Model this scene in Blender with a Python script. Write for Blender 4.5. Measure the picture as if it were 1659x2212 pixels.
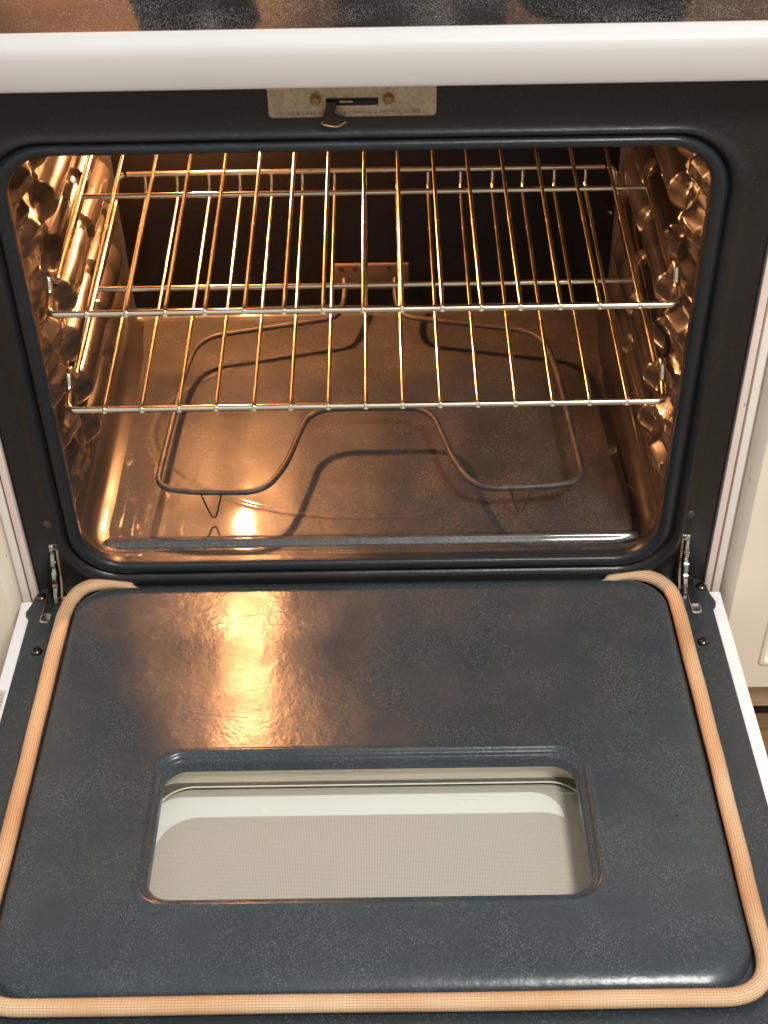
import bpy, bmesh, math, random
from mathutils import Vector, Matrix, noise
random.seed(7)
S = bpy.context.scene
for o in list(bpy.data.objects): bpy.data.objects.remove(o)

# ------------------------------------------------------------------ camera
FPX, PIT, YAW, ROL = 3067.0, 0.7340, -0.0055, -0.0195
CAM = Vector((0.0223, -1.1038, 1.0664))
cp, sp, cy_, sy_ = math.cos(PIT), math.sin(PIT), math.cos(YAW), math.sin(YAW)
fw = Vector((sy_*cp, cy_*cp, -sp)); rt = Vector((cy_, -sy_, 0)); up = rt.cross(fw)
cr, sr = math.cos(ROL), math.sin(ROL)
R_ = cr*rt + sr*up; U_ = -sr*rt + cr*up
cam_d = bpy.data.cameras.new('camera'); cam = bpy.data.objects.new('camera', cam_d)
S.collection.objects.link(cam); S.camera = cam
cam.matrix_world = Matrix(((R_.x, U_.x, -fw.x, CAM.x), (R_.y, U_.y, -fw.y, CAM.y), (R_.z, U_.z, -fw.z, CAM.z), (0, 0, 0, 1)))
cam_d.sensor_fit = 'VERTICAL'; cam_d.sensor_height = 24.0; cam_d.sensor_width = 18.0
cam_d.lens = 24.0*FPX/2212.0
cam_d.clip_start = 0.02; cam_d.clip_end = 50
cam_d.dof.use_dof = True; cam_d.dof.focus_distance = 1.52; cam_d.dof.aperture_fstop = 9.0

# ------------------------------------------------------------------ light
W = bpy.data.worlds.new('World'); S.world = W; W.use_nodes = True
wn = W.node_tree.nodes; wl = W.node_tree.links
bg = wn['Background']
tc = wn.new('ShaderNodeTexCoord'); sx = wn.new('ShaderNodeSeparateXYZ'); wl.new(tc.outputs['Generated'], sx.inputs[0])
rp = wn.new('ShaderNodeValToRGB'); mr = wn.new('ShaderNodeMapRange')
mr.inputs['From Min'].default_value = -1; mr.inputs['From Max'].default_value = 1
wl.new(sx.outputs['Z'], mr.inputs['Value']); wl.new(mr.outputs[0], rp.inputs[0]); wl.new(rp.outputs[0], bg.inputs[0])
e = rp.color_ramp.elements
e[0].position = 0.0; e[0].color = (.52, .46, .40, 1)
e[1].position = 1.0; e[1].color = (.95, .99, 1.04, 1)
for p, c in ((.45, (.66, .62, .58, 1)), (.62, (.70, .70, .70, 1))):
    k = e.new(p); k.color = c
bg.inputs[1].default_value = 0.72

def area(name, loc, tgt, size, power, col):
    l = bpy.data.lights.new(name, 'AREA'); l.shape = 'DISK'; l.size = size; l.energy = power; l.color = col
    o = bpy.data.objects.new(name, l); S.collection.objects.link(o); o.location = loc
    o.rotation_euler = (Vector(tgt)-Vector(loc)).to_track_quat('-Z', 'Y').to_euler(); return o
area('ceiling_light', (0.75, -1.35, 2.4), (0, -.2, 0), .5, 62, (1, .97, .92))
sl = bpy.data.lights.new('backsplash_fill', 'SPOT'); sl.energy = 420; sl.color = (1, .62, .34); sl.spot_size = math.radians(26); sl.spot_blend = .9; sl.shadow_soft_size = .05  # added warm fill spot, brightens the backsplash mirrored in the cooktop
so = bpy.data.objects.new('backsplash_fill', sl); S.collection.objects.link(so); so.location = (-.33, .05, 2.25)
so.rotation_euler = (Vector((-.36, .69, 1.0))-so.location).to_track_quat('-Z', 'Y').to_euler()

S.view_settings.view_transform = 'Standard'; S.view_settings.look = 'None'
S.view_settings.exposure = 0; S.view_settings.gamma = 1
S.cycles.max_bounces = 10; S.cycles.glossy_bounces = 6; S.cycles.transparent_max_bounces = 12
S.cycles.sample_clamp_indirect = 16.0

# ------------------------------------------------------------------ materials
def mat(name):
    m = bpy.data.materials.new(name); m.use_nodes = True
    n = m.node_tree.nodes; return m, n, m.node_tree.links, n['Principled BSDF']
def N(n, t, **kw):
    k = n.new(t)
    for a, b in kw.items(): setattr(k, a, b)
    return k
def noise_tex(n, l, vec, scale, detail=4, rough=.5):
    t = N(n, 'ShaderNodeTexNoise'); t.inputs['Scale'].default_value = scale
    t.inputs['Detail'].default_value = detail; t.inputs['Roughness'].default_value = rough
    l.new(vec, t.inputs['Vector']); return t.outputs['Fac']
def mixc(n, l, fac, a, b):
    m = N(n, 'ShaderNodeMix', data_type='RGBA')
    for s, v in ((0, fac), (6, a), (7, b)):
        if isinstance(v, (float, int)): m.inputs[s].default_value = v
        elif isinstance(v, tuple): m.inputs[s].default_value = (*v, 1)
        else: l.new(v, m.inputs[s])
    return m.outputs[2]
def mapr(n, l, v, a, b, c=0., d=1.):
    m = N(n, 'ShaderNodeMapRange'); l.new(v, m.inputs[0])
    for i, x in enumerate((a, b, c, d)): m.inputs[i+1].default_value = x
    return m.outputs[0]
def math_(n, l, op, a, b=None):
    m = N(n, 'ShaderNodeMath', operation=op)
    for i, v in enumerate((a, b)):
        if v is None: continue
        if isinstance(v, (int, float)): m.inputs[i].default_value = v
        else: l.new(v, m.inputs[i])
    return m.outputs[0]

def enamel(name, base, speck, amount=.3, rough=.1, bump=.12, tint=None, stain=None, cell=700, spec=.5, smear=.0, coat=.0, cr=.05, cior=1.5):
    m, n, l, p = mat(name)
    p.inputs['Coat Weight'].default_value = coat; p.inputs['Coat Roughness'].default_value = cr; p.inputs['Coat IOR'].default_value = cior
    tc = N(n, 'ShaderNodeTexCoord').outputs['Object']
    vo = N(n, 'ShaderNodeTexVoronoi'); vo.inputs['Scale'].default_value = cell; l.new(tc, vo.inputs['Vector'])
    sep = N(n, 'ShaderNodeSeparateColor'); l.new(vo.outputs['Color'], sep.inputs[0])
    pick = mapr(n, l, sep.outputs[0], 1-amount-.02, 1-amount+.02)
    clus = mapr(n, l, noise_tex(n, l, tc, 22, 5), .36, .64, .2, 1)
    dot = mapr(n, l, vo.outputs['Distance'], .15, .40, 1, 0)
    f = math_(n, l, 'MULTIPLY', math_(n, l, 'MULTIPLY', pick, dot), clus)
    big = mapr(n, l, noise_tex(n, l, tc, 7, 5, .6), .35, .7)
    b2 = tint or tuple(x*1.25 for x in base)
    c = mixc(n, l, big, base, b2)
    if stain:
        st = mapr(n, l, noise_tex(n, l, tc, 14, 8, .7), .50, .68)
        c = mixc(n, l, math_(n, l, 'MULTIPLY', st, .7), c, stain)
    c = mixc(n, l, f, c, speck)
    v2 = N(n, 'ShaderNodeTexVoronoi'); v2.inputs['Scale'].default_value = 30; l.new(tc, v2.inputs['Vector'])
    s2 = N(n, 'ShaderNodeSeparateColor'); l.new(v2.outputs['Color'], s2.inputs[0])
    sp_ = math_(n, l, 'MULTIPLY', mapr(n, l, s2.outputs[1], .80, .82), mapr(n, l, v2.outputs['Distance'], .025, .05, 1, 0))
    c = mixc(n, l, sp_, c, (.006, .005, .004))
    l.new(c, p.inputs['Base Color'])
    rn = mapr(n, l, noise_tex(n, l, tc, 16, 3, .5), 0, 1, rough*.5, rough*1.6+smear)
    l.new(rn, p.inputs['Roughness']); p.inputs['Specular IOR Level'].default_value = spec
    bp = N(n, 'ShaderNodeBump'); bp.inputs['Distance'].default_value = .0006; bp.inputs['Strength'].default_value = bump
    hm = math_(n, l, 'ADD', noise_tex(n, l, tc, 260, 2), math_(n, l, 'MULTIPLY', noise_tex(n, l, tc, 75, 2), 2.2))
    l.new(hm, bp.inputs['Height']); l.new(bp.outputs[0], p.inputs['Normal'])
    return m
def plain(name, col, rough=.4, metal=0., bump=0., scale=200, var=.0, spec=.5, dirt=None, dirt_scale=20, thr=(.55, .7), chips=False):
    m, n, l, p = mat(name)
    p.inputs['Roughness'].default_value = rough; p.inputs['Metallic'].default_value = metal
    p.inputs['Specular IOR Level'].default_value = spec
    tc = N(n, 'ShaderNodeTexCoord').outputs['Object']
    c = mixc(n, l, mapr(n, l, noise_tex(n, l, tc, 9, 5), .3, .7), tuple(x*(1-var) for x in col), col)
    if chips:
        v2 = N(n, 'ShaderNodeTexVoronoi'); v2.inputs['Scale'].default_value = 36
        mpp = N(n, 'ShaderNodeMapping'); mpp.inputs['Scale'].default_value = (1.6, 1, .8); l.new(tc, mpp.inputs[0])
        ad = N(n, 'ShaderNodeVectorMath', operation='ADD'); l.new(mpp.outputs[0], ad.inputs[0])
        nz = N(n, 'ShaderNodeTexNoise'); nz.inputs['Scale'].default_value = 160; l.new(tc, nz.inputs['Vector'])
        sc_ = N(n, 'ShaderNodeVectorMath', operation='SCALE'); l.new(nz.outputs['Color'], sc_.inputs[0]); sc_.inputs['Scale'].default_value = .006
        l.new(sc_.outputs[0], ad.inputs[1]); l.new(ad.outputs[0], v2.inputs['Vector'])
        s2 = N(n, 'ShaderNodeSeparateColor'); l.new(v2.outputs['Color'], s2.inputs[0])
        sp_ = math_(n, l, 'MULTIPLY', mapr(n, l, s2.outputs[1], .70, .72), mapr(n, l, v2.outputs['Distance'], .05, .09, 1, 0))
        c = mixc(n, l, sp_, c, (.16, .10, .06))
    if dirt: c = mixc(n, l, mapr(n, l, noise_tex(n, l, tc, dirt_scale, 7, .65), *thr), c, dirt)
    l.new(c, p.inputs['Base Color'])
    l.new(mapr(n, l, noise_tex(n, l, tc, 30, 5), .3, .7, rough*.8, rough*1.25), p.inputs['Roughness'])
    if bump:
        b = N(n, 'ShaderNodeBump'); b.inputs['Distance'].default_value = .0005; b.inputs['Strength'].default_value = bump
        l.new(noise_tex(n, l, tc, scale, 3), b.inputs['Height']); l.new(b.outputs[0], p.inputs['Normal'])
    return m

M = {}
M['door'] = enamel('door_enamel', (.034, .044, .050), (.30, .32, .33), .42, .22, .20, tint=(.044, .053, .058), cell=1150, smear=.06, spec=.34, coat=.0, cr=.08)
M['frame'] = enamel('frame_enamel', (.013, .013, .013), (.09, .09, .09), .2, .32, .2, tint=(.020, .018, .017), cell=820, spec=.4)
M['lip'] = enamel('lip_enamel', (.015, .018, .021), (.09, .09, .09), .2, .32, .2, cell=820, spec=.35)
M['cav'] = enamel('cavity_enamel', (.032, .032, .032), (.34, .32, .29), .38, .36, .28, tint=(.050, .047, .044), stain=(.058, .048, .040), cell=820, smear=.10, spec=.4, coat=1, cr=.05)
M['side'] = enamel('liner_side_enamel', (.020, .017, .015), (.10, .09, .08), .18, .30, .05, tint=(.032, .026, .021), cell=900, spec=.5, coat=1, cr=.03, cior=1.95)
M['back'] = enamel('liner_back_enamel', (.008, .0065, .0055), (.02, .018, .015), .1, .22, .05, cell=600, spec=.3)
M['glassblack'] = enamel('cooktop_glass', (.012, .011, .011), (.60, .56, .52), .55, .06, .05, tint=(.02, .018, .017), cell=1150)
M['white'] = plain('white_enamel', (.60, .58, .56), .20, bump=.06, scale=120, var=.05)
M['whitedoor'] = plain('white_door_skin', (.86, .86, .85), .30, bump=.04, scale=150, var=.03)
M['sidewhite'] = plain('range_side_white', (.84, .68, .60), .35, var=.08, dirt=(.35, .22, .12), dirt_scale=26, thr=(.66, .74), chips=True)
M['cabinet'] = plain('cabinet_paint', (.90, .84, .74), .38, bump=.25, scale=60, var=.06, dirt=(.42, .34, .22), dirt_scale=38, thr=(.64, .78), chips=True)
M['cabdoor'] = plain('cabinet_door_paint', (.95, .84, .68), .38, bump=.2, scale=60, var=.07, dirt=(.55, .44, .3), dirt_scale=30, thr=(.66, .82), chips=True)
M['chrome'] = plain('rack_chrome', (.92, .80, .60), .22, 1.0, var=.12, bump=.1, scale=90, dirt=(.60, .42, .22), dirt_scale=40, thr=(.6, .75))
M['hinge'] = plain('hinge_steel', (.62, .60, .55), .22, 1.0, var=.3, bump=.3, scale=120, dirt=(.20, .12, .06), dirt_scale=70, thr=(.5, .65))
M['hingegold'] = plain('hinge_zinc', (.66, .52, .32), .3, 1.0, var=.3, bump=.3, scale=120, dirt=(.12, .07, .04), dirt_scale=60, thr=(.52, .65))
M['screw'] = plain('dark_screw', (.10, .085, .07), .22, 1.0, bump=.2)
M['screwfade'] = plain('dull_button', (.050, .036, .028), .4, .0)
M['brass'] = plain('brass_bolt', (.38, .27, .12), .35, 1.0, bump=.3, dirt=(.12, .07, .03), dirt_scale=200)
M['element'] = plain('element_sheath', (.050, .040, .034), .5, .1, bump=.4, scale=300, var=.3, dirt=(.10, .08, .07), dirt_scale=45, thr=(.5, .7))
M['wiredark'] = plain('element_foot_wire', (.10, .07, .05), .4, .6)
M['plate'] = plain('latch_plate_steel', (.66, .55, .40), .42, .35, bump=.15, scale=250, var=.12, dirt=(.34, .24, .15), dirt_scale=300, thr=(.42, .80))
M['text'] = plain('engraved_ink', (.22, .15, .09), .6)
M['latch'] = plain('latch_hook_bronze', (.028, .018, .010), .4, .2, bump=.2)
M['latchedge'] = plain('latch_hook_edge', (.50, .33, .18), .4, .8)
M['black'] = plain('black_gap', (.004, .004, .004), .7)
M['ceramic'] = plain('terminal_block', (.12, .075, .045), .7, 0, var=.2, dirt=(.12, .07, .04), dirt_scale=90)
M['wall'] = plain('tan_wall', (.75, .38, .18), .6, var=.3)
M['upperwall'] = plain('upper_wall_paint', (.62, .62, .60), .6, var=.1)
M['scratch'] = plain('scratch_mark', (.16, .15, .14), .35)
M['pot'] = plain('dark_pot', (.02, .018, .018), .3, .2)
M['steelpot'] = plain('steel_pot', (.16, .13, .12), .5, .5)
M['glassedge'] = plain('glass_edge', (.80, .80, .72), .25)
M['glassback'] = plain('white_glass_border', (.84, .85, .82), .22)
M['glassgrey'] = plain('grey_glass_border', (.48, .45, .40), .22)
M['well'] = plain('window_frame_steel', (.86, .78, .66), .4, 0, var=.08)
M['darkseal'] = plain('window_seal', (.11, .105, .095), .35)
M['sticker'] = plain('label_paper', (.62, .57, .52), .5)
M['ink'] = plain('label_ink', (.12, .10, .09), .6)

m, n, l, p = mat('floor_wood'); tc = N(n, 'ShaderNodeTexCoord').outputs['Object']
mp = N(n, 'ShaderNodeMapping'); mp.inputs['Scale'].default_value = (1, 8, 8); l.new(tc, mp.inputs[0])
g = noise_tex(n, l, mp.outputs[0], 6, 8, .6)
l.new(mixc(n, l, mapr(n, l, g, .3, .7), (.22, .12, .05), (.36, .21, .09)), p.inputs['Base Color']); p.inputs['Roughness'].default_value = .35
M['floor'] = m
m, n, l, p = mat('toe_kick_wood'); tc = N(n, 'ShaderNodeTexCoord').outputs['Object']
mp = N(n, 'ShaderNodeMapping'); mp.inputs['Scale'].default_value = (2, 8, 14); l.new(tc, mp.inputs[0])
l.new(mixc(n, l, mapr(n, l, noise_tex(n, l, mp.outputs[0], 9, 8, .6), .3, .7), (.42, .27, .15), (.58, .42, .26)), p.inputs['Base Color'])
p.inputs['Roughness'].default_value = .5
M['toe'] = m

# dotted glass
m, n, l, p = mat('dotted_glass'); tc = N(n, 'ShaderNodeTexCoord').outputs['Object']
mp = N(n, 'ShaderNodeMapping'); mp.inputs['Rotation'].default_value = (0, 0, math.radians(45)); l.new(tc, mp.inputs[0])
s3 = N(n, 'ShaderNodeSeparateXYZ'); l.new(mp.outputs[0], s3.inputs[0])
K = 2*math.pi/.00205
def sn(o): return math_(n, l, 'SINE', math_(n, l, 'MULTIPLY', o, K))
w = math_(n, l, 'MULTIPLY', sn(s3.outputs[0]), sn(s3.outputs[1]))
f = mapr(n, l, w, -.15, .25)
l.new(mixc(n, l, f, (.42, .38, .33), (.70, .65, .57)), p.inputs['Base Color']); p.inputs['Roughness'].default_value = .18
M['mesh'] = m

# clear glass: transparent with fresnel reflection
m = bpy.data.materials.new('clear_glass'); m.use_nodes = True; n = m.node_tree.nodes; l = m.node_tree.links; n.clear()
out = N(n, 'ShaderNodeOutputMaterial'); mx = N(n, 'ShaderNodeMixShader'); fr = N(n, 'ShaderNodeFresnel'); fr.inputs[0].default_value = 1.45
t = N(n, 'ShaderNodeBsdfTransparent'); t.inputs[0].default_value = (.97, .975, .95, 1)
gl = N(n, 'ShaderNodeBsdfGlossy'); gl.inputs['Roughness'].default_value = .02
l.new(fr.outputs[0], mx.inputs[0]); l.new(t.outputs[0], mx.inputs[1]); l.new(gl.outputs[0], mx.inputs[2]); l.new(mx.outputs[0], out.inputs[0])
M['glass'] = m

# woven gasket (uses UV: u metres along, v 0..1 round)
m, n, l, p = mat('woven_gasket'); uv = N(n, 'ShaderNodeTexCoord').outputs['UV']
s3 = N(n, 'ShaderNodeSeparateXYZ'); l.new(uv, s3.inputs[0])
cols = 20
vv = math_(n, l, 'MULTIPLY', s3.outputs[1], cols)
fr_ = math_(n, l, 'FRACT', vv)
tri = math_(n, l, 'ABSOLUTE', math_(n, l, 'SUBTRACT', fr_, .5))           # 0 mid, .5 edge
uu = math_(n, l, 'MULTIPLY', s3.outputs[0], 1/.0027)
ch = math_(n, l, 'SINE', math_(n, l, 'MULTIPLY', math_(n, l, 'ADD', uu, math_(n, l, 'MULTIPLY', tri, 1.2)), 2*math.pi))
rib = mapr(n, l, tri, .5, .25)
f = math_(n, l, 'MULTIPLY', rib, mapr(n, l, ch, -.9, .3, .45, 1))
tcO = N(n, 'ShaderNodeTexCoord').outputs['Object']
bigc = mixc(n, l, mapr(n, l, noise_tex(n, l, tcO, 11, 4), .3, .7), (.66, .36, .17), (.90, .64, .40))
l.new(mixc(n, l, f, (.34, .18, .085), bigc), p.inputs['Base Color']); p.inputs['Roughness'].default_value = .5
b = N(n, 'ShaderNodeBump'); b.inputs['Distance'].default_value = .0005; b.inputs['Strength'].default_value = .5
l.new(f, b.inputs['Height']); l.new(b.outputs[0], p.inputs['Normal'])
M['gasket'] = m

m = bpy.data.materials.new('lit_bulb'); m.use_nodes = True; n = m.node_tree.nodes; l = m.node_tree.links; n.clear()
out = N(n, 'ShaderNodeOutputMaterial'); em = N(n, 'ShaderNodeEmission'); em.inputs[0].default_value = (1, .41, .15, 1); em.inputs[1].default_value = 2350
l.new(em.outputs[0], out.inputs[0]); M['bulb'] = m

# ------------------------------------------------------------------ helpers
C = S.collection
def link(o, parent=None):
    C.objects.link(o)
    if parent: o.parent = parent
    return o
def empty(name, label, cat, loc=(0, 0, 0), group=None):
    o = bpy.data.objects.new(name, None); o.empty_display_size = .05; link(o); o.location = loc
    o['label'] = label; o['category'] = cat
    if group: o['group'] = group
    return o
def mk(name, V, F, m, parent=None, smooth=True, ang=35, uvs=None):
    me = bpy.data.meshes.new(name); me.from_pydata([tuple(v) for v in V], [], F); me.update()
    bm = bmesh.new(); bm.from_mesh(me); bmesh.ops.recalc_face_normals(bm, faces=bm.faces); bm.to_mesh(me); bm.free()
    if uvs:
        ul = me.uv_layers.new(name='UVMap')
        for poly in me.polygons:
            vs = list(poly.vertices)
            us = [uvs[i] for i in vs]
            wrap = max(u[1] for u in us)-min(u[1] for u in us) > .5
            for li, vi in zip(poly.loop_indices, vs):
                u = uvs[vi]; ul.data[li].uv = (u[0], u[1]+1 if wrap and u[1] < .5 else u[1])
    for q in me.polygons: q.use_smooth = smooth
    if smooth: me.set_sharp_from_angle(angle=math.radians(ang))
    me.materials.append(m)
    return link(bpy.data.objects.new(name, me), parent)
def bm_obj(name, bm, m, parent=None, smooth=True, ang=35):
    me = bpy.data.meshes.new(name); bmesh.ops.recalc_face_normals(bm, faces=bm.faces); bm.to_mesh(me); bm.free()
    for q in me.polygons: q.use_smooth = smooth
    if smooth: me.set_sharp_from_angle(angle=math.radians(ang))
    me.materials.append(m); return link(bpy.data.objects.new(name, me), parent)
def add_box(bm, lo, hi, bev=0, seg=2):
    r = bmesh.ops.create_cube(bm, size=1); vs = r['verts']
    for v in vs:
        v.co = Vector([(a+b)/2+c*(b-a) for a, b, c in zip(lo, hi, v.co)])
    if bev:
        es = list({e for v in vs for e in v.link_edges})
        bmesh.ops.bevel(bm, geom=es, offset=bev, segments=seg, profile=.6, affect='EDGES')
def box(name, lo, hi, m, parent=None, bev=.0008, seg=2):
    bm = bmesh.new(); add_box(bm, lo, hi, bev, seg); return bm_obj(name, bm, m, parent)
def rr(x0, x1, y0, y1, r, n=10, ns=6):
    """rounded rectangle, consistent point count; counter-clockwise"""
    pts = []
    cs = [(x1-r, y1-r, 0), (x0+r, y1-r, 90), (x0+r, y0+r, 180), (x1-r, y0+r, 270)]
    for k, (cx, cy, a) in enumerate(cs):
        for i in range(n+1):
            t = math.radians(a+90*i/n); pts.append((cx+r*math.cos(t), cy+r*math.sin(t)))
        nx, ny, na = cs[(k+1) % 4]
        t = math.radians(a+90); p0 = (cx+r*math.cos(t), cy+r*math.sin(t)); p1 = (nx+r*math.cos(t), ny+r*math.sin(t))
        for i in range(1, ns): pts.append((p0[0]+(p1[0]-p0[0])*i/ns, p0[1]+(p1[1]-p0[1])*i/ns))
    return pts
def loft(name, rings, m, parent=None, cap0=False, cap1=False, ang=40):
    V = []; F = []; n = len(rings[0])
    for r in rings: V += r
    for k in range(len(rings)-1):
        for i in range(n):
            j = (i+1) % n; F.append((k*n+i, k*n+j, (k+1)*n+j, (k+1)*n+i))
    if cap0: F.append(tuple(range(n)))
    if cap1: F.append(tuple((len(rings)-1)*n+i for i in range(n)))
    return mk(name, V, F, m, parent, ang=ang)
def smooth_path(pts, r=.02, n=8):
    """polyline with rounded corners"""
    P = [Vector(p) for p in pts]; out = [P[0]]
    for a, b, c in zip(P, P[1:], P[2:]):
        d1 = (a-b); d2 = (c-b); rr_ = min(r if isinstance(r, float) else r, d1.length*.49, d2.length*.49)
        s = b+d1.normalized()*rr_; e_ = b+d2.normalized()*rr_
        for i in range(n+1):
            t = i/n; out.append(s*(1-t)**2+b*2*t*(1-t)+e_*t*t)
    out.append(P[-1]); return out
def resample(P, step):
    out = [P[0]]; acc = 0
    for a, b in zip(P, P[1:]):
        L = (b-a).length
        if L < 1e-9: continue
        k = max(1, int(L/step))
        for i in range(1, k+1): out.append(a.lerp(b, i/k))
    return out
def tube_data(P, rad, seg=10, V=None, F=None, UV=None, squash=None):
    V = [] if V is None else V; F = [] if F is None else F; base = len(V)
    n = len(P); L = 0
    T = [(P[min(i+1, n-1)]-P[max(i-1, 0)]).normalized() for i in range(n)]
    ref = Vector((0, 0, 1)) if abs(T[0].z) < .9 else Vector((1, 0, 0))
    u = (ref-T[0]*ref.dot(T[0])).normalized()
    for i in range(n):
        u = (u-T[i]*u.dot(T[i])).normalized(); w_ = T[i].cross(u)
        if i: L += (P[i]-P[i-1]).length
        r = rad(i/(n-1)) if callable(rad) else rad
        for k in range(seg):
            a = 2*math.pi*k/seg; V.append(P[i]+(u*math.cos(a)*(squash or 1)+w_*math.sin(a))*r)
            if UV is not None: UV.append((L, k/seg))
    for i in range(n-1):
        for k in range(seg):
            k2 = (k+1) % seg; F.append((base+i*seg+k, base+i*seg+k2, base+(i+1)*seg+k2, base+(i+1)*seg+k))
    F.append(tuple(base+k for k in range(seg))); F.append(tuple(base+(n-1)*seg+k for k in range(seg)))
    return V, F
def tube(name, P, rad, m, parent=None, seg=10):
    V, F = tube_data([Vector(p) for p in P], rad, seg); return mk(name, V, F, m, parent, ang=60)
def lathe(name, prof, m, parent=None, loc=(0, 0, 0), axis='Z', seg=24, ang=40):
    V = []; F = []
    for r, h in prof:
        for k in range(seg):
            a = 2*math.pi*k/seg; V.append((r*math.cos(a), r*math.sin(a), h))
    for i in range(len(prof)-1):
        for k in range(seg):
            k2 = (k+1) % seg; F.append((i*seg+k, i*seg+k2, (i+1)*seg+k2, (i+1)*seg+k))
    F.append(tuple(range(seg))); F.append(tuple((len(prof)-1)*seg+k for k in range(seg)))
    if axis == '-Y': V = [(x, -z, y) for x, y, z in V]
    o = mk(name, V, F, m, parent, ang=ang); o.location = loc; return o
def grid(name, nu, nv, fn, m, parent=None, ang=60):
    V = [fn(i/(nu-1), j/(nv-1)) for j in range(nv) for i in range(nu)]
    F = [(j*nu+i, j*nu+i+1, (j+1)*nu+i+1, (j+1)*nu+i) for j in range(nv-1) for i in range(nu-1)]
    return mk(name, V, F, m, parent, ang=ang)
def prism(name, poly, x0, x1, m, parent=None, bev=.0004):
    """poly in (y,z), extruded along x"""
    bm = bmesh.new(); vs = [bm.verts.new((x0, y, z)) for y, z in poly]; f = bm.faces.new(vs)
    r = bmesh.ops.extrude_face_region(bm, geom=[f])
    for v in r['geom']:
        if isinstance(v, bmesh.types.BMVert): v.co.x = x1
    if bev: bmesh.ops.bevel(bm, geom=list(bm.edges), offset=bev, segments=1, affect='EDGES')
    return bm_obj(name, bm, m, parent)
def text_mesh(name, body, size, m, parent, loc, rot, ext=.0001, sx=1.0):
    cu = bpy.data.curves.new(name, 'FONT'); cu.body = body; cu.size = size; cu.extrude = ext; cu.space_character = 1.08
    t = bpy.data.objects.new(name+'_c', cu); C.objects.link(t)
    dg = bpy.context.evaluated_depsgraph_get(); me = bpy.data.meshes.new_from_object(t.evaluated_get(dg))
    bpy.data.objects.remove(t); me.materials.clear(); me.materials.append(m)
    o = bpy.data.objects.new(name, me); link(o, parent); o.location = loc; o.rotation_euler = rot; o.scale = (sx, 1, 1); return o
def sstep(a, b, x):
    t = max(0, min(1, (x-a)/(b-a))); return t*t*(3-2*t)

# ------------------------------------------------------------------ setting
fl = box('floor', (-3, -3, -.40), (3, 1.2, -.36), M['floor'], bev=0); fl['kind'] = 'structure'
wa = box('wall', (-3, .70, -.36), (3, .76, 2.2), M['upperwall'], bev=0); wa['kind'] = 'structure'
bs = box('backsplash_wall', (-3, .690, -.36), (3, .6995, 1.22), M['wall'], bev=0); bs['kind'] = 'structure'

# ------------------------------------------------------------------ the range
RG = empty('electric_range', 'white electric range with its dark oven door lowered open and the oven lamp lit', 'oven', (0, 0, -.36))
def off(o): o.location.z += .36; return o      # children coordinates are world coordinates

# --- face frame with embossed ring round the opening
X, ZT = .3075, .485
def ring(d, y, r0=.042):
    return [(x, y, z) for x, z in rr(-X-d, X+d, -d, ZT+d*.35, max(.012, r0+d*.8))]
def ring2(d, dt, y, r):
    return [(x, y, z) for x, z in rr(-X-d, X+d, -d, ZT+dt, r)]
face = [[(x, .0, z) for x, z in rr(-.3627, .3627, -.070, .60, .003)],
        ring2(.0365, .022, 0, .070), ring2(.0325, .0195, -.0006, .068), ring2(.0290, .0175, -.0022, .066), ring2(.0260, .0160, -.0032, .064), ring2(.0225, .0145, -.0032, .061),
        ring2(.0190, .0130, -.0018, .059), ring2(.0165, .0120, .0010, .057), ring2(.0152, .0112, .0045, .056)]
off(loft('face_frame', face, M['frame'], RG, ang=50))
lip = [ring2(.0152, .0112, .0045, .056), ring2(.0136, .0100, .0036, .055), ring2(.0120, .0088, -.0005, .054), ring2(.0104, .0075, -.0022, .0525), ring2(.0080, .0055, -.0030, .0505),
       ring2(.0045, .003, -.0030, .048), ring2(.0018, .001, -.0020, .046), ring2(0, 0, 0, .044), ring2(-.0006, -.0006, .004, .044), ring2(.0003, 0, .012, .044)]
off(loft('opening_lip', lip, M['lip'], RG, ang=60))
# black body behind the face
off(box('body_shell', (-.3655, .003, -.36), (-.335, .60, .56), M['black'], RG, bev=0))
off(box('body_shell', (.335, .003, -.36), (.3655, .60, .56), M['black'], RG, bev=0))
for s in (-1, 1):
    a, b = sorted((s*.3665, s*.3742))
    off(box('side_panel', (a, -.002, -.36), (b, .62, .565), M['sidewhite'], RG, bev=.0015))
off(box('storage_drawer', (-.372, -.028, -.33), (.372, .0, -.10), M['white'], RG, bev=.004))
off(box('back_panel', (-.36, .56, -.36), (.36, .60, .57), M['black'], RG, bev=0))
off(box('drawer_housing', (-.334, .02, -.35), (.334, .55, -.06), M['black'], RG, bev=0))

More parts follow.
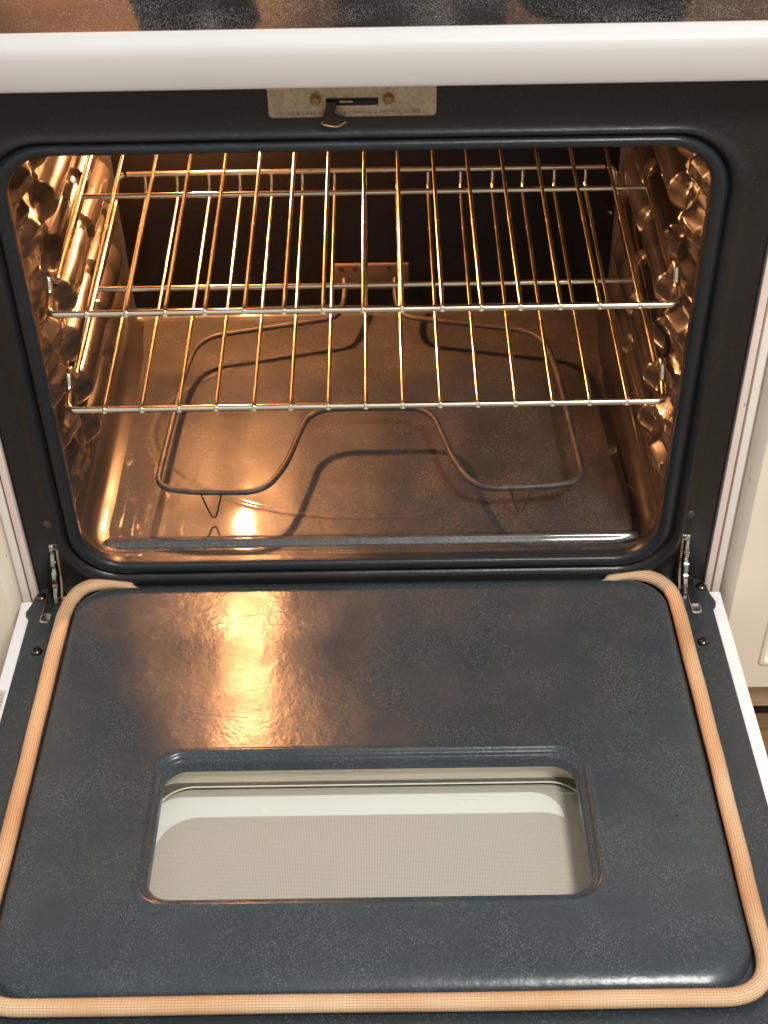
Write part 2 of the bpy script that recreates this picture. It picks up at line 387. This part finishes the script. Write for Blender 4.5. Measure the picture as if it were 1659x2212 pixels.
# --- cavity liner
YB = .492
GUIDES = [.1945-.011+k*.0573 for k in range(-3, 6)]
def guide_h(y, z, s):
    """inward bulge of the pressed rack guides, metres"""
    h = 0
    kn = [(.000, 0), (.046, 0), (.064, .45), (.096, .80), (.114, .40), (.132, .30), (.156, 1), (.262, 1), (.270, .62), (.282, .62), (.292, 1), (.415, 1), (.445, 0), (.6, 0)]
    for (a, ha), (b, hb) in zip(kn, kn[1:]):
        if a <= y <= b: hy = ha+(hb-ha)*(y-a)/(b-a); break
    for g in GUIDES:
        dz = abs(z-g)
        wd = .022*(.55+.45*hy)
        if dz < wd:
            rnd = math.sqrt(1-(dz/wd)**2); lin = min(1, 1.5*(1-dz/wd)); k = sstep(.11, .15, y)
            h = max(h, hy*.0185*(rnd*k+lin*(1-k)))
        d = abs(y-.088)/.034+abs(z-(g+.0287))/.019
        if d < 1: h = max(h, .0100*(1-d)*(1 if s < 0 else .5))
        d = abs(y-.150)/.022+abs(z-(g+.0287))/.012
        if d < 1: h = max(h, .006*(1-d))
    w_ = sstep(.02, .05, y)*sstep(.02, .07, z)
    return h*(1+.18*noise.noise(Vector((y*7, z*11, s*5)))) + w_*.0009*noise.noise(Vector((y*20, z*24+s*9, s*3.1)))
def side(s):
    def fn(u, v):
        y = .006+u*(YB-.006)*1.0; z = -.0102+v*(ZT+.016+.0102)
        x = X+.0012+.0130*sstep(.004, .048, y)
        # bottom fillet
        rf = .044-.014*sstep(.01, .07, y)-.008*sstep(.38, .47, y)
        zz = z+.0102
        if zz < rf: x -= rf-math.sqrt(max(0, rf*rf-(rf-zz)**2))
        x2 = x-guide_h(y, z, s)*sstep(.03, .07, zz) if zz > .02 else x
        # front corner follows the lip at the bottom
        rl = .044*(1-sstep(.0, .03, y))
        # back fillet
        rb = .010; yy = YB-y
        if yy < rb: x2 -= rb-math.sqrt(max(0, rb*rb-(rb-yy)**2))
        return (s*x2, y, z)
    return fn
for s in (-1, 1):
    off(grid('liner_side', 210, 230, side(s), M['side'], RG, ang=24))
def oval(x, y):
    d = math.hypot((x+.0)/.262, (y-.245)/.165); return math.exp(-((d-1)/.012)**2)
def floorf(u, v):
    x = -X-.012+u*(2*X+.024); y = .004+v*(YB-.004)
    z = -.0100
    z += .0105*(1-sstep(.004, .024, y))**1.3                                  # rises to the lip
    ex = sstep(-.300, -.290, x)*(1-sstep(.290, .300, x))
    z += ex*.0050*math.exp(-((y-.0445)/.0046)**2) - ex*.0015*math.exp(-((y-.0345)/.004)**2)
    z += -.0007*oval(x, y)
    z += .0006*noise.noise(Vector((x*7, y*7, .3)))*sstep(.06, .1, y)
    rb = .014; yy = YB-y
    if yy < rb: z += rb-math.sqrt(max(0, rb*rb-(rb-yy)**2))
    # lift in the front corners so that it follows the rounded opening
    k = 1-sstep(.002, .050, y); rc = .044; dx = abs(x)-(X-rc)
    if dx > 0: z += (rc-math.sqrt(max(0, rc*rc-min(dx, rc)**2)))*k
    return (x, y, z)
off(grid('liner_floor', 240, 260, floorf, M['cav'], RG, ang=50))
def backf(u, v):
    x = -.322+u*.644; z = -.002+v*.505
    y = YB-.001+.0012*noise.noise(Vector((x*5, z*5, 1)))
    pan = sstep(-.288, -.280, x)*(1-sstep(.280, .288, x))*sstep(.028, .036, z)
    return (x, y, z)
off(grid('liner_back', 120, 100, backf, M['back'], RG, ang=50))
off(box('liner_ceiling', (-.33, .014, ZT+.008), (.33, YB+.01, ZT+.014), M['side'], RG, bev=0))

rr_ = random.Random(3)
V = []; F = []
for k in range(34):
    x, y = rr_.uniform(-.27, .27), rr_.uniform(.06, .46); r_ = rr_.uniform(.0006, .0016)
    b0 = len(V)
    for a in range(6):
        t = a*math.pi/3; V.append((x+r_*math.cos(t)*rr_.uniform(.6, 1.3), y+r_*math.sin(t)*rr_.uniform(.6, 1.3), -.0104))
    V.append((x, y, -.0104+r_*.9))
    for a in range(6): F.append((b0+a, b0+(a+1) % 6, b0+6))
off(mk('baked_crumbs', V, F, M['screwfade'], RG)); bpy.data.objects['baked_crumbs']['kind'] = 'stuff'
# --- oven lamp on the back wall, upper left
off(lathe('oven_lamp', [(.034, -.002), (.034, .006), (.028, .012), (.024, .014), (.0, .014)], M['chrome'], RG, (-.197, YB-.000, .350), '-Y'))
off(lathe('lamp_bulb', [(.006, .0), (.008, .006), (.0115, .012), (.0130, .020), (.0115, .028), (.0080, .033), (.004, .0355), (.0005, .0358)], M['bulb'], RG, (-.197, YB-.014, .350), '-Y', ang=80))

# --- bake element
ez = .033
def mir(L): return L+[(-x+.0, y) for x, y in reversed(L)]
L = [(-.032, .478, .050), (-.032, .452, .036), (-.040, .415, ez), (-.106, .400, ez), (-.214, .3755, ez), (-.2265, .300, ez), (-.2370, .090, ez), (-.200, .080, ez), (-.118, .0775, ez),
     (-.0950, .120, ez), (-.0700, .226, ez)]
pts = L+[(-x+.002, y, z) for x, y, z in reversed(L)]
P = smooth_path(pts, .034, 10)
P = resample(P, .008)
el = off(tube('bake_element', P, .0036, M['element'], RG, 14))
for fx in (-.175, .168):
    q = [(fx-.0115, .0775, ez-.001), (fx-.006, .0772, .010), (fx-.002, .077, -.0025), (fx+.002, .077, -.0025), (fx+.006, .0772, .010), (fx+.0115, .0775, ez-.001)]
    f = tube('element_foot', smooth_path(q, .004, 5), .0011, M['wiredark'], el, 8)
bm = bmesh.new(); add_box(bm, (-.047, YB-.004, .026), (.053, YB+.006, .066), .003, 3)
tb = off(bm_obj('terminal_plate', bm, M['ceramic'], RG))
for hx, hz in ((-.037, .060), (-.018, .060), (.026, .060)):
    box('mounting_hole', (hx-.0025, YB-.0048, hz-.0018), (hx+.0025, YB-.003, hz+.0018), M['black'], tb, bev=.0004)

# --- latch plate
pl = []
for d, y in ((0, .0), (0, -.0012), (.0006, -.0018)):
    pl.append([(x, y, z) for x, z in rr(-.0735+d, .0665-d, .5172+d, .575-d, .004)])
lp = off(loft('latch_plate', pl, M['plate'], RG, cap1=True, ang=60))
box('latch_slot', (-.0252, -.0023, .5277), (.0182, -.0016, .5342), M['black'], lp, bev=.0003)
box('latch_bolt', (-.014, -.0030, .5306), (-.003, -.0020, .5322), M['hingegold'], lp, bev=.0003)
box('slot_edge', (-.003, -.0030, .5300), (.0175, -.0022, .5308), M['screw'], lp, bev=.0002)
for bx in (-.0337, .0267):
    lathe('bolt', [(.0052, 0), (.0052, .0008), (.0042, .0009), (.0042, .0035), (.0032, .0048), (.0001, .0048)], M['brass'], lp, (bx, -.0018, .5337), '-Y', seg=12, ang=30)
t = text_mesh('engraved_text', 'SEE USE & CARE BOOK FOR COMPLETE INSTRUCTIONS', .0046, M['text'], lp, (-.0685, -.00185, .5197), (math.pi/2, 0, 0), .00005)
w0 = max(v.co.x for v in t.data.vertices); t.scale = (.121/w0, 1, 1)
def hook_poly():
    return [(-.0245, .5325), (-.0165, .5325), (-.0170, .5265), (-.0190, .5212), (-.0155, .5192), (-.0108, .5188), (-.0092, .5170), (-.0092, .5152), (-.0150, .5112), (-.0210, .5112), (-.0285, .5130), (-.0295, .5165), (-.0262, .5240)]
bm = bmesh.new(); vs = [bm.verts.new((x, -.0060, z)) for x, z in hook_poly()]; f = bm.faces.new(vs)
r = bmesh.ops.extrude_face_region(bm, geom=[f])
for v in r['geom']:
    if isinstance(v, bmesh.types.BMVert): v.co.y = -.0022
hk = bm_obj('latch_hook', bm, M['latch'], lp, ang=20)
edge = [(-.0295, .5150), (-.0285, .5128), (-.0210, .5109), (-.0150, .5109), (-.0092, .5150)]
tube('hook_edge', [(x, -.0060, z) for x, z in edge], .0007, M['latchedge'], lp, 8)

# --- two dull buttons on the frame
for s in (-1, 1):
    off(lathe('frame_button', [(.0062, -.001), (.0062, .0006), (.0050, .0024), (.0028, .0036), (.0002, .0040)], M['screwfade'], RG, (s*.337, 0, .0612), '-Y'))

# --- cooktop
bmprof = [(-.034, .5600), (-.0385, .5610), (-.0400, .5640), (-.0400, .5880), (-.0388, .5945), (-.0350, .5998), (-.0290, .6025), (-.0230, .6032), (-.0215, .6020), (-.0215, .5990), (.02, .5990), (.02, .5600)]
off(prism('cooktop_trim', bmprof, -.382, .382, M['white'], RG, bev=0))
off(box('cooktop_glass', (-.376, -.0213, .598), (.376, .56, .6022), M['glassblack'], RG, bev=.0012))
bgd = off(box('backguard', (-.378, .575, .56), (.378, .62, .74), M['white'], RG, bev=.006))
for kx in (-.30, -.20, .20, .30):
    lathe('control_knob', [(.022, 0), (.021, .012), (.016, .014), (.014, .026), (.0, .026)], M['black'], bgd, (kx, .575, .66), '-Y')

# --- hinges
def hinge(s):
    cx_ = s*.337
    h = off(box('hinge_slot', (cx_-.0050, -.0012, -.022), (cx_+.0050, .0006, .0335), M['black'], RG, bev=.0005))
    arm = [(.004, .0335), (-.0035, .0330), (-.0060, .0270), (-.0050, .0215), (-.0095, .0165), (-.0120, .0100), (-.0105, .0050), (-.0150, .0015), (-.0190, -.0050), (-.0180, -.0095),
           (-.0225, -.0150), (-.0270, -.0210), (-.0300, -.0290), (-.0310, -.0360), (-.0300, -.0440), (-.0100, -.0400), (.0040, -.0100)]
    xo = cx_+s*.0022
    a = off(prism('hinge_arm', arm, xo-.0021, xo+.0021, M['hinge'], RG, bev=.0005))
    pl_ = [(.004, .0290), (-.0030, .0280), (-.0060, .0150), (-.0100, -.0050), (-.0140, -.0150), (-.0220, -.0270), (-.0260, -.0420), (.004, -.042)]
    xi = cx_-s*.0030
    prism('hinge_side_plate', pl_, xi-.0013, xi+.0013, M['hingegold'], a, bev=.0003)
    box('hinge_cap', (cx_-.0046, -.0055, .0270), (cx_+.0046, .000, .0300), M['hinge'], a, bev=.0008)
    box('hinge_cap', (cx_-.0046, -.0035, .0325), (cx_+.0046, .000, .0345), M['hinge'], a, bev=.0006)
    for q in ((-.0085, .012), (-.0150, .0005), (-.0205, -.0115)):
        bmq = bmesh.new(); bmesh.ops.create_cone(bmq, cap_ends=True, segments=14, radius1=.0030, radius2=.0030, depth=.0052, matrix=Matrix.Translation((xo, q[0]+.0022, q[1]-.001)) @ Matrix.Rotation(math.pi/2, 4, 'Y'))
        bm_obj('hinge_pin', bmq, M['hinge'], a)
for s in (-1, 1): hinge(s)

# --- the open door (a local frame tilted 3.6 degrees about the hinge line)
TD = math.atan(.0622); ZD = -.0311-.03*.0622
D = off(mk('oven_door', [(-.366, .001, -.0075), (.366, .001, -.0075), (.366, -.566, -.0075), (-.366, -.566, -.0075)], [(0, 1, 2, 3)], M['frame'], RG)); 
# door base sheet replaced by a proper plate with cut corners and a hole for the window
me = D.data; me.clear_geometry()
bm = bmesh.new()
outer = [(-.3480, .0010), (-.3590, -.0040), (-.3648, -.0140), (-.3668, -.0280), (-.3705, -.0400), (-.3690, -.0470), (-.3655, -.0520), (-.3655, -.563), (-.3600, -.568), (.3600, -.568), (.3655, -.563), (.3655, -.0520), (.3690, -.0470), (.3705, -.0400), (.3668, -.0280), (.3648, -.0140), (.3590, -.0040), (.3480, .0010),
         (.3450, .0010), (.3445, .0045), (.300, .0050), (.290, .0002), (-.290, .0002), (-.300, .0050), (-.3445, .0045), (-.3450, .0010)]
hole = rr(-.205, .203, -.425, -.252, .02, 6, 3)
vo = [bm.verts.new((x, y, 0)) for x, y in outer]; vi = [bm.verts.new((x, y, 0)) for x, y in hole]
eo = [bm.edges.new((vo[i], vo[(i+1) % len(vo)])) for i in range(len(vo))]; ei = [bm.edges.new((vi[i], vi[(i+1) % len(vi)])) for i in range(len(vi))]
bmesh.ops.triangle_fill(bm, use_beauty=True, edges=eo+ei)
r = bmesh.ops.extrude_face_region(bm, geom=list(bm.faces))
for v in r['geom']:
    if isinstance(v, bmesh.types.BMVert): v.co.z = -.0022
bmesh.ops.recalc_face_normals(bm, faces=bm.faces); bm.to_mesh(me); bm.free()
me.materials.clear(); M['doorframe'] = enamel('door_rim_enamel', (.022, .030, .035), (.24, .25, .25), .24, .24, .3, tint=(.028, .034, .037), cell=860); me.materials.append(M['doorframe'])
D.location.z += ZD; D.rotation_euler = (-TD, 0, 0)

# raised inner panel with window opening
def pr_(x0, x1, y0, y1, r, h): return [(x, y, h) for x, y in rr(x0, x1, y0, y1, r, 12, 8)]
PX = .3185
rings = [pr_(-PX, PX, -.5110, -.0095, .044, .0003), pr_(-PX+.0005, PX-.0005, -.5100, -.0100, .044, .0030), pr_(-PX+.002, PX-.002, -.5060, -.0112, .042, .0062), pr_(-PX+.004, PX-.004, -.5000, -.0130, .040, .0090),
         pr_(-PX+.0065, PX-.0065, -.4945, -.0155, .037, .0108), pr_(-PX+.0095, PX-.0095, -.4895, -.0190, .035, .0117), pr_(-PX+.014, PX-.014, -.4850, -.0240, .032, .0120),
         pr_(-.2100, .2085, -.4335, -.2475, .034, .0120), pr_(-.2075, .2060, -.4310, -.2500, .032, .0126), pr_(-.2055, .2040, -.4290, -.2520, .030, .0136), pr_(-.2035, .2020, -.4270, -.2540, .029, .0134),
         pr_(-.2018, .2003, -.4253, -.2557, .028, .0118), pr_(-.2005, .1990, -.4240, -.2572, .027, .0098), pr_(-.1990, .1975, -.4228, -.2588, .026, .0092), pr_(-.1975, .1960, -.4213, -.2602, .025, .0098),
         pr_(-.1960, .1945, -.4200, -.2616, .024, .0090), pr_(-.1948, .1932, -.4186, -.2634, .023, .0060), pr_(-.1942, .1926, -.4178, -.2648, .0225, .0020), pr_(-.1942, .1926, -.4176, -.2652, .0225, -.0030)]
loft('door_panel', rings, M['door'], D, ang=55)
for k, (pa, m_) in enumerate((([(-.172, -.083), (-.150, -.072), (-.120, -.062), (-.075, -.056)], 0), ([(-.170, -.086), (-.120, -.078), (-.060, -.079)], 1), ([(-.168, -.080), (-.140, -.066), (-.112, -.058)], 2), ([(.000, -.095), (.012, -.120), (.030, -.135)], 3), ([(-.200, -.19), (-.17, -.205), (-.12, -.21)], 4))):
    Pq = resample(smooth_path([(x, y, .0120) for x, y in pa], .02, 6), .004)
    tube('scratch', Pq, .00022, M['scratch'], D, 5)
# window well
well = [pr_(-.1955, .1940, -.4190, -.2640, .022, -.0035), pr_(-.2075, .2060, -.4400, -.2520, .012, -.0045), pr_(-.2080, .2065, -.4400, -.2525, .016, -.0120), pr_(-.2080, .2065, -.4400, -.2530, .020, -.0330)]
loft('window_frame', well, M['well'], D, ang=40)
gb = [(x, y, -.0052) for x, y in rr(-.205, .2035, -.438, -.2455, .01)]
mk('inner_glass', gb, [tuple(range(len(gb)))], M['glass'], D, smooth=False)
og = []
for z in (-.0440, -.0400): og.append([(x, y, z) for x, y in rr(-.235, .235, -.475, -.205, .02)])
og_o = loft('outer_glass', og, M['glassback'], D, cap0=True, cap1=True)
def flat(name, outerr, innerr, z, m, parent, th=.0):
    n = len(outerr); V = [(x, y, z) for x, y in outerr]+[(x, y, z) for x, y in innerr]
    F = [(i, (i+1) % n, n+(i+1) % n, n+i) for i in range(n)]; return mk(name, V, F, m, parent, smooth=False)
flat('dark_seal', rr(-.230, .230, -.470, -.210, .012), rr(-.2065, .2065, -.462, -.2580, .036), -.0332, M['darkseal'], D)
flat('seal_edge', rr(-.2067, .2067, -.462, -.2578, .036), rr(-.2052, .2052, -.4605, -.2596, .0345), -.0327, M['glassedge'], D)
flat('grey_band', rr(-.2065, .2065, -.462, -.2485, .036), rr(-.212, .1835, -.47, -.2650, .030), -.0396, M['glassgrey'], D)  # flat grey strip lying just above the outer glass
mr_ = rr(-.2020, .2015, -.458, -.2905, .040)
mk('dotted_screen', [(x, y, -.0392) for x, y in mr_], [tuple(range(len(mr_)))], M['mesh'], D, smooth=False)
# white outer skin: rim edges
for s in (-1, 1):
    a, b = sorted((s*.3658, s*.3788))
    o_ = box('outer_skin_edge', (a, -.582, -.046), (b, -.0215, -.0018), M['whitedoor'], D, bev=.0012)
box('outer_skin', (-.3656, -.582, -.0465), (.3656, -.0215, -.0445), M['whitedoor'], D, bev=0)
box('outer_skin_front', (-.3656, -.582, -.0443), (.3656, -.5715, -.0018), M['whitedoor'], D, bev=.001)
st = box('rating_label', (-.3786, -.262, -.0017), (-.3690, -.1545, -.0014), M['sticker'], D, bev=0)
for k, (tx, sz, body) in enumerate(((-.3712, .0019, 'MODEL NUMBER  LISTED HOUSEHOLD RANGE  120/240V'), (-.3742, .0028, 'FOR SERVICE CALL YOUR DEALER'), (-.3780, .0036, 'MADE IN U.S.A.'))):
    text_mesh('label_text', body, sz, M['ink'], st, (tx, -.158, -.0012), (0, 0, -math.pi/2), .00003)
# gasket
gl_ = [(-.250, -.0095, .0030), (-.266, -.0052, .0055), (-.283, -.0030, .0072), (-.298, -.0045, .0080), (-.3105, -.0110, .0085), (-.3190, -.0225, .0085), (-.3245, -.0380, .0085), (-.3262, -.0580, .0085)]
gp = gl_+[(-.3262, -.150, .0085), (-.3262, -.350, .0085), (-.3262, -.5215, .0085), (0, -.5215, .0085), (.3262, -.5215, .0085), (.3262, -.350, .0085), (.3262, -.150, .0085)]+[(-x-.003*(x>-.27), y, z) for x, y, z in reversed(gl_)]
gp2 = [Vector(p) for p in gp]
P = resample(smooth_path(gp2, .044, 12), .006)
P = [p+Vector((.0004*math.sin(i*.11)+.0002*math.sin(i*.43), .0003*math.sin(i*.13+1), 0)) for i, p in enumerate(P)]
def grad(t):
    e_ = min(t, 1-t)*2.02; return .0080*min(1, .05+.58*min(1, e_/.018)**.8+.33*sstep(.05, .16, e_))*(1+.015*math.sin(t*60))
V, F, UV = [], [], []
tube_data(P, grad, 22, V, F, UV, .88)
for v in V: v.z = max(v.z, .0006) if False else v.z
mk('gasket', V, F, M['gasket'], D, ang=80, uvs=UV)
# screws and slots on the rim
def screw(x, y, m=M['screw'], r=.0062):
    o_ = lathe('rim_screw', [(r, 0), (r*.98, .0008), (r*.8, .0026), (r*.45, .0036), (r*.40, .0024), (r*.02, .0020)], m, D, (x, y, 0), 'Z', 20, ang=40)
for x, y in ((-.3585, -.0165), (-.3345, -.0162), (.3355, -.0150), (.3592, -.0160)): screw(x, y)
screw(-.3478, -.1010, r=.0060); screw(.3455, -.1020, r=.006)
for s in (-1, 1):
    cx_ = s*.3472
    box('hinge_recess', (cx_-.0046, -.0440, -.0004), (cx_+.0046, -.0030, .0006), M['black'], D, bev=.0003)
    box('recess_edge', (cx_-.0053, -.0445, .0003), (cx_-.0045, -.0020, .0012), M['hingegold'], D, bev=.0002)
    tb_ = [(x, y, .0008) for x, y in rr(cx_-.0058, cx_+.0058, -.0580, -.0430, .0035, 6, 2)]
    loft('recess_tab', [[(x, y, 0) for x, y, z in tb_], tb_, [(cx_+(x-cx_)*.82, -.0488+(y+.0488)*.82, .0014) for x, y, z in tb_], [(cx_+(x-cx_)*.6, -.0488+(y+.0488)*.6, .0010) for x, y, z in tb_]], M['hinge'], D, cap1=True)

# ------------------------------------------------------------------ oven racks
TR = .0506
def rack(name, label, z0):
    o = empty(name, label, 'oven rack', (0, 0, z0), 'wire racks in the oven')
    y0 = .0218; xs = .2985
    def zz(y): return (y-y0)*TR
    def line(pts, r=.012): return resample(smooth_path(pts, r, 8), .02)
    # outer frame: front bar, bent corners, stop humps, side bars, rear drop and raised rear bar
    pts = []
    half = [(xs, y0, 0), (xs+.002, .050, .004), (xs+.002, .056, .0185), (xs+.001, .066, .020), (xs+.000, .074, .002), (xs, .12, zz(.12)), (xs-.001, .395, zz(.395)), (xs-.004, .412, zz(.40)+.024), (xs-.012, .4155, zz(.415)+.0265)]
    right = half; left = [(-x, y, z) for x, y, z in reversed(half)]
    path = left+[(-xs+.0001, y0, 0)][:0]+right
    P1 = smooth_path(path, .0095, 8)
    P1 = resample(P1, .02)
    V, F = tube_data(P1, .0034, 12)
    V2, F2 = tube_data([Vector((-xs+.0155, .4155, zz(.415)+.0265)), Vector((0, .4165, zz(.415)+.0265)), Vector((xs-.0155, .4155, zz(.415)+.0265))], .0032, 12)
    F += [tuple(i+len(V) for i in f) for f in F2]; V += V2
    mk('outer_frame', V, F, M['chrome'], o, ang=60)
    tube('cross_bar', [(-xs, .2263, zz(.2263)-.0008), (0, .2263, zz(.2263)-.0012), (xs, .2263, zz(.2263)-.0008)], .0029, M['chrome'], o, 12)
    first = None
    for k in range(15):
        x = (k-7)*.0373+random.uniform(-.0004, .0004)
        if first is None:
            pts = [(0, y0-.0034, -.0006), (0, y0-.0026, .0032), (0, y0+.004, .0044), (0, .226, zz(.226)+.0034-.0006), (0, .398, zz(.398)+.0035), (0, .409, zz(.405)+.013), (0, .4125, zz(.412)+.0245)]
            Pw = resample(smooth_path(pts, .004, 5), .03)
            def rad(t): return .0020+(.0009*math.exp(-(t/.011)**2))
            first = tube('wire', Pw, rad, M['chrome'], o, 10); first.location.x = x
        else:
            c = first.copy(); C.objects.link(c); c.parent = o; c.location.x = x; c.rotation_euler.z = random.uniform(-.0022, .0022)
    return o
rack('oven_rack', 'upper chrome wire rack in the oven, nearest the top of the opening', .3092)
rack('oven_rack', 'lower chrome wire rack in the oven, just above the heating element', .1945)

# ------------------------------------------------------------------ cabinets on both sides
def cabinet(s, label):
    o = empty('kitchen_cabinet', label, 'cabinet', (s*.62, 0, -.36), 'painted cabinets beside the range')
    def B(nm, x0, x1, y0, y1, z0, z1, m, bev=.001, par=None):
        a, b = sorted((s*x0, s*x1)); q = box(nm, (a, y0, z0), (b, y1, z1), m, par or o, bev=bev)
        if par is None: q.location = (-o.location.x, 0, .36)
        return q
    B('carcass', .3765, .86, .012, .60, -.28, .56, M['black'], 0)
    B('face_frame', .3765, .3845, -.001, .012, -.245, .56, M['cabinet'], .0012)
    B('face_frame', .3845, .86, .003, .012, -.20, .56, M['cabinet'], 0)
    # door with a bevelled edge and recessed panel
    X0, X1, Z0, Z1 = .3875, .84, -.205, .50
    def R(x0, x1, z0, z1, r, y): return [(s*x, y, z) for x, z in rr(x0, x1, z0, z1, r, 4, 4)]
    rings = [R(X0, X1, Z0, Z1, .002, .002), R(X0, X1, Z0, Z1, .002, -.006), R(X0+.0025, X1-.0025, Z0+.003, Z1-.003, .003, -.012), R(X0+.009, X1-.009, Z0+.009, Z1-.009, .003, -.018),
             R(X0+.052, X1-.052, Z0+.048, Z1-.048, .004, -.018), R(X0+.054, X1-.054, Z0+.050, Z1-.050, .004, -.0205), R(X0+.058, X1-.058, Z0+.054, Z1-.054, .004, -.0205), R(X0+.060, X1-.060, Z0+.056, Z1-.056, .004, -.015), R(X0+.070, X1-.070, Z0+.066, Z1-.066, .004, -.0135)]
    d = loft('cabinet_door', rings, M['cabdoor'], o, cap1=True, ang=25); d.location = (-o.location.x, 0, .36)
    B('bottom_rail', .3765, .86, -.000, .012, -.252, -.2455, M['toe'], .001)
    B('bottom_rail', .3846, .86, -.001, .0115, -.2455, -.202, M['toe'], .001)
    B('toe_kick', .3765, .86, .055, .065, -.36, -.2525, M['toe'], 0)
    return o
cabinet(-1, 'cream painted cabinet with scuffed stile left of the range')
cabinet(1, 'cream painted cabinet with recessed door panel right of the range')

# ------------------------------------------------------------------ pots added out of view to give dark shapes in the cooktop reflection
def pot(x, y, r, h, m, label, spout=False):
    o = empty('added_pot', label, 'pot', (x, y, .6023), 'added pots out of view at the back of the cooktop')
    lathe('pot_body', [(r*.9, .0005), (r, .01), (r, h*.85), (r*1.04, h), (r*.9, h+.004), (r*.1, h+.02), (.001, h+.02)], m, o, (0, 0, 0), 'Z', 40)
    lathe('lid_knob', [(.012, h+.018), (.018, h+.035), (.001, h+.04)], M['black'], o, (0, 0, 0), 'Z', 20)
    return o
pot(-.205, .40, .075, .30, M['pot'], 'added tall dark pot, out of view, darkening the cooktop reflection at left')
pot(.075, .42, .11, .34, M['steelpot'], 'added wide steel pot, out of view, shaping the cooktop reflection in the middle')
pot(.30, .40, .10, .26, M['pot'], 'added dark round pot, out of view, darkening the cooktop reflection at right')
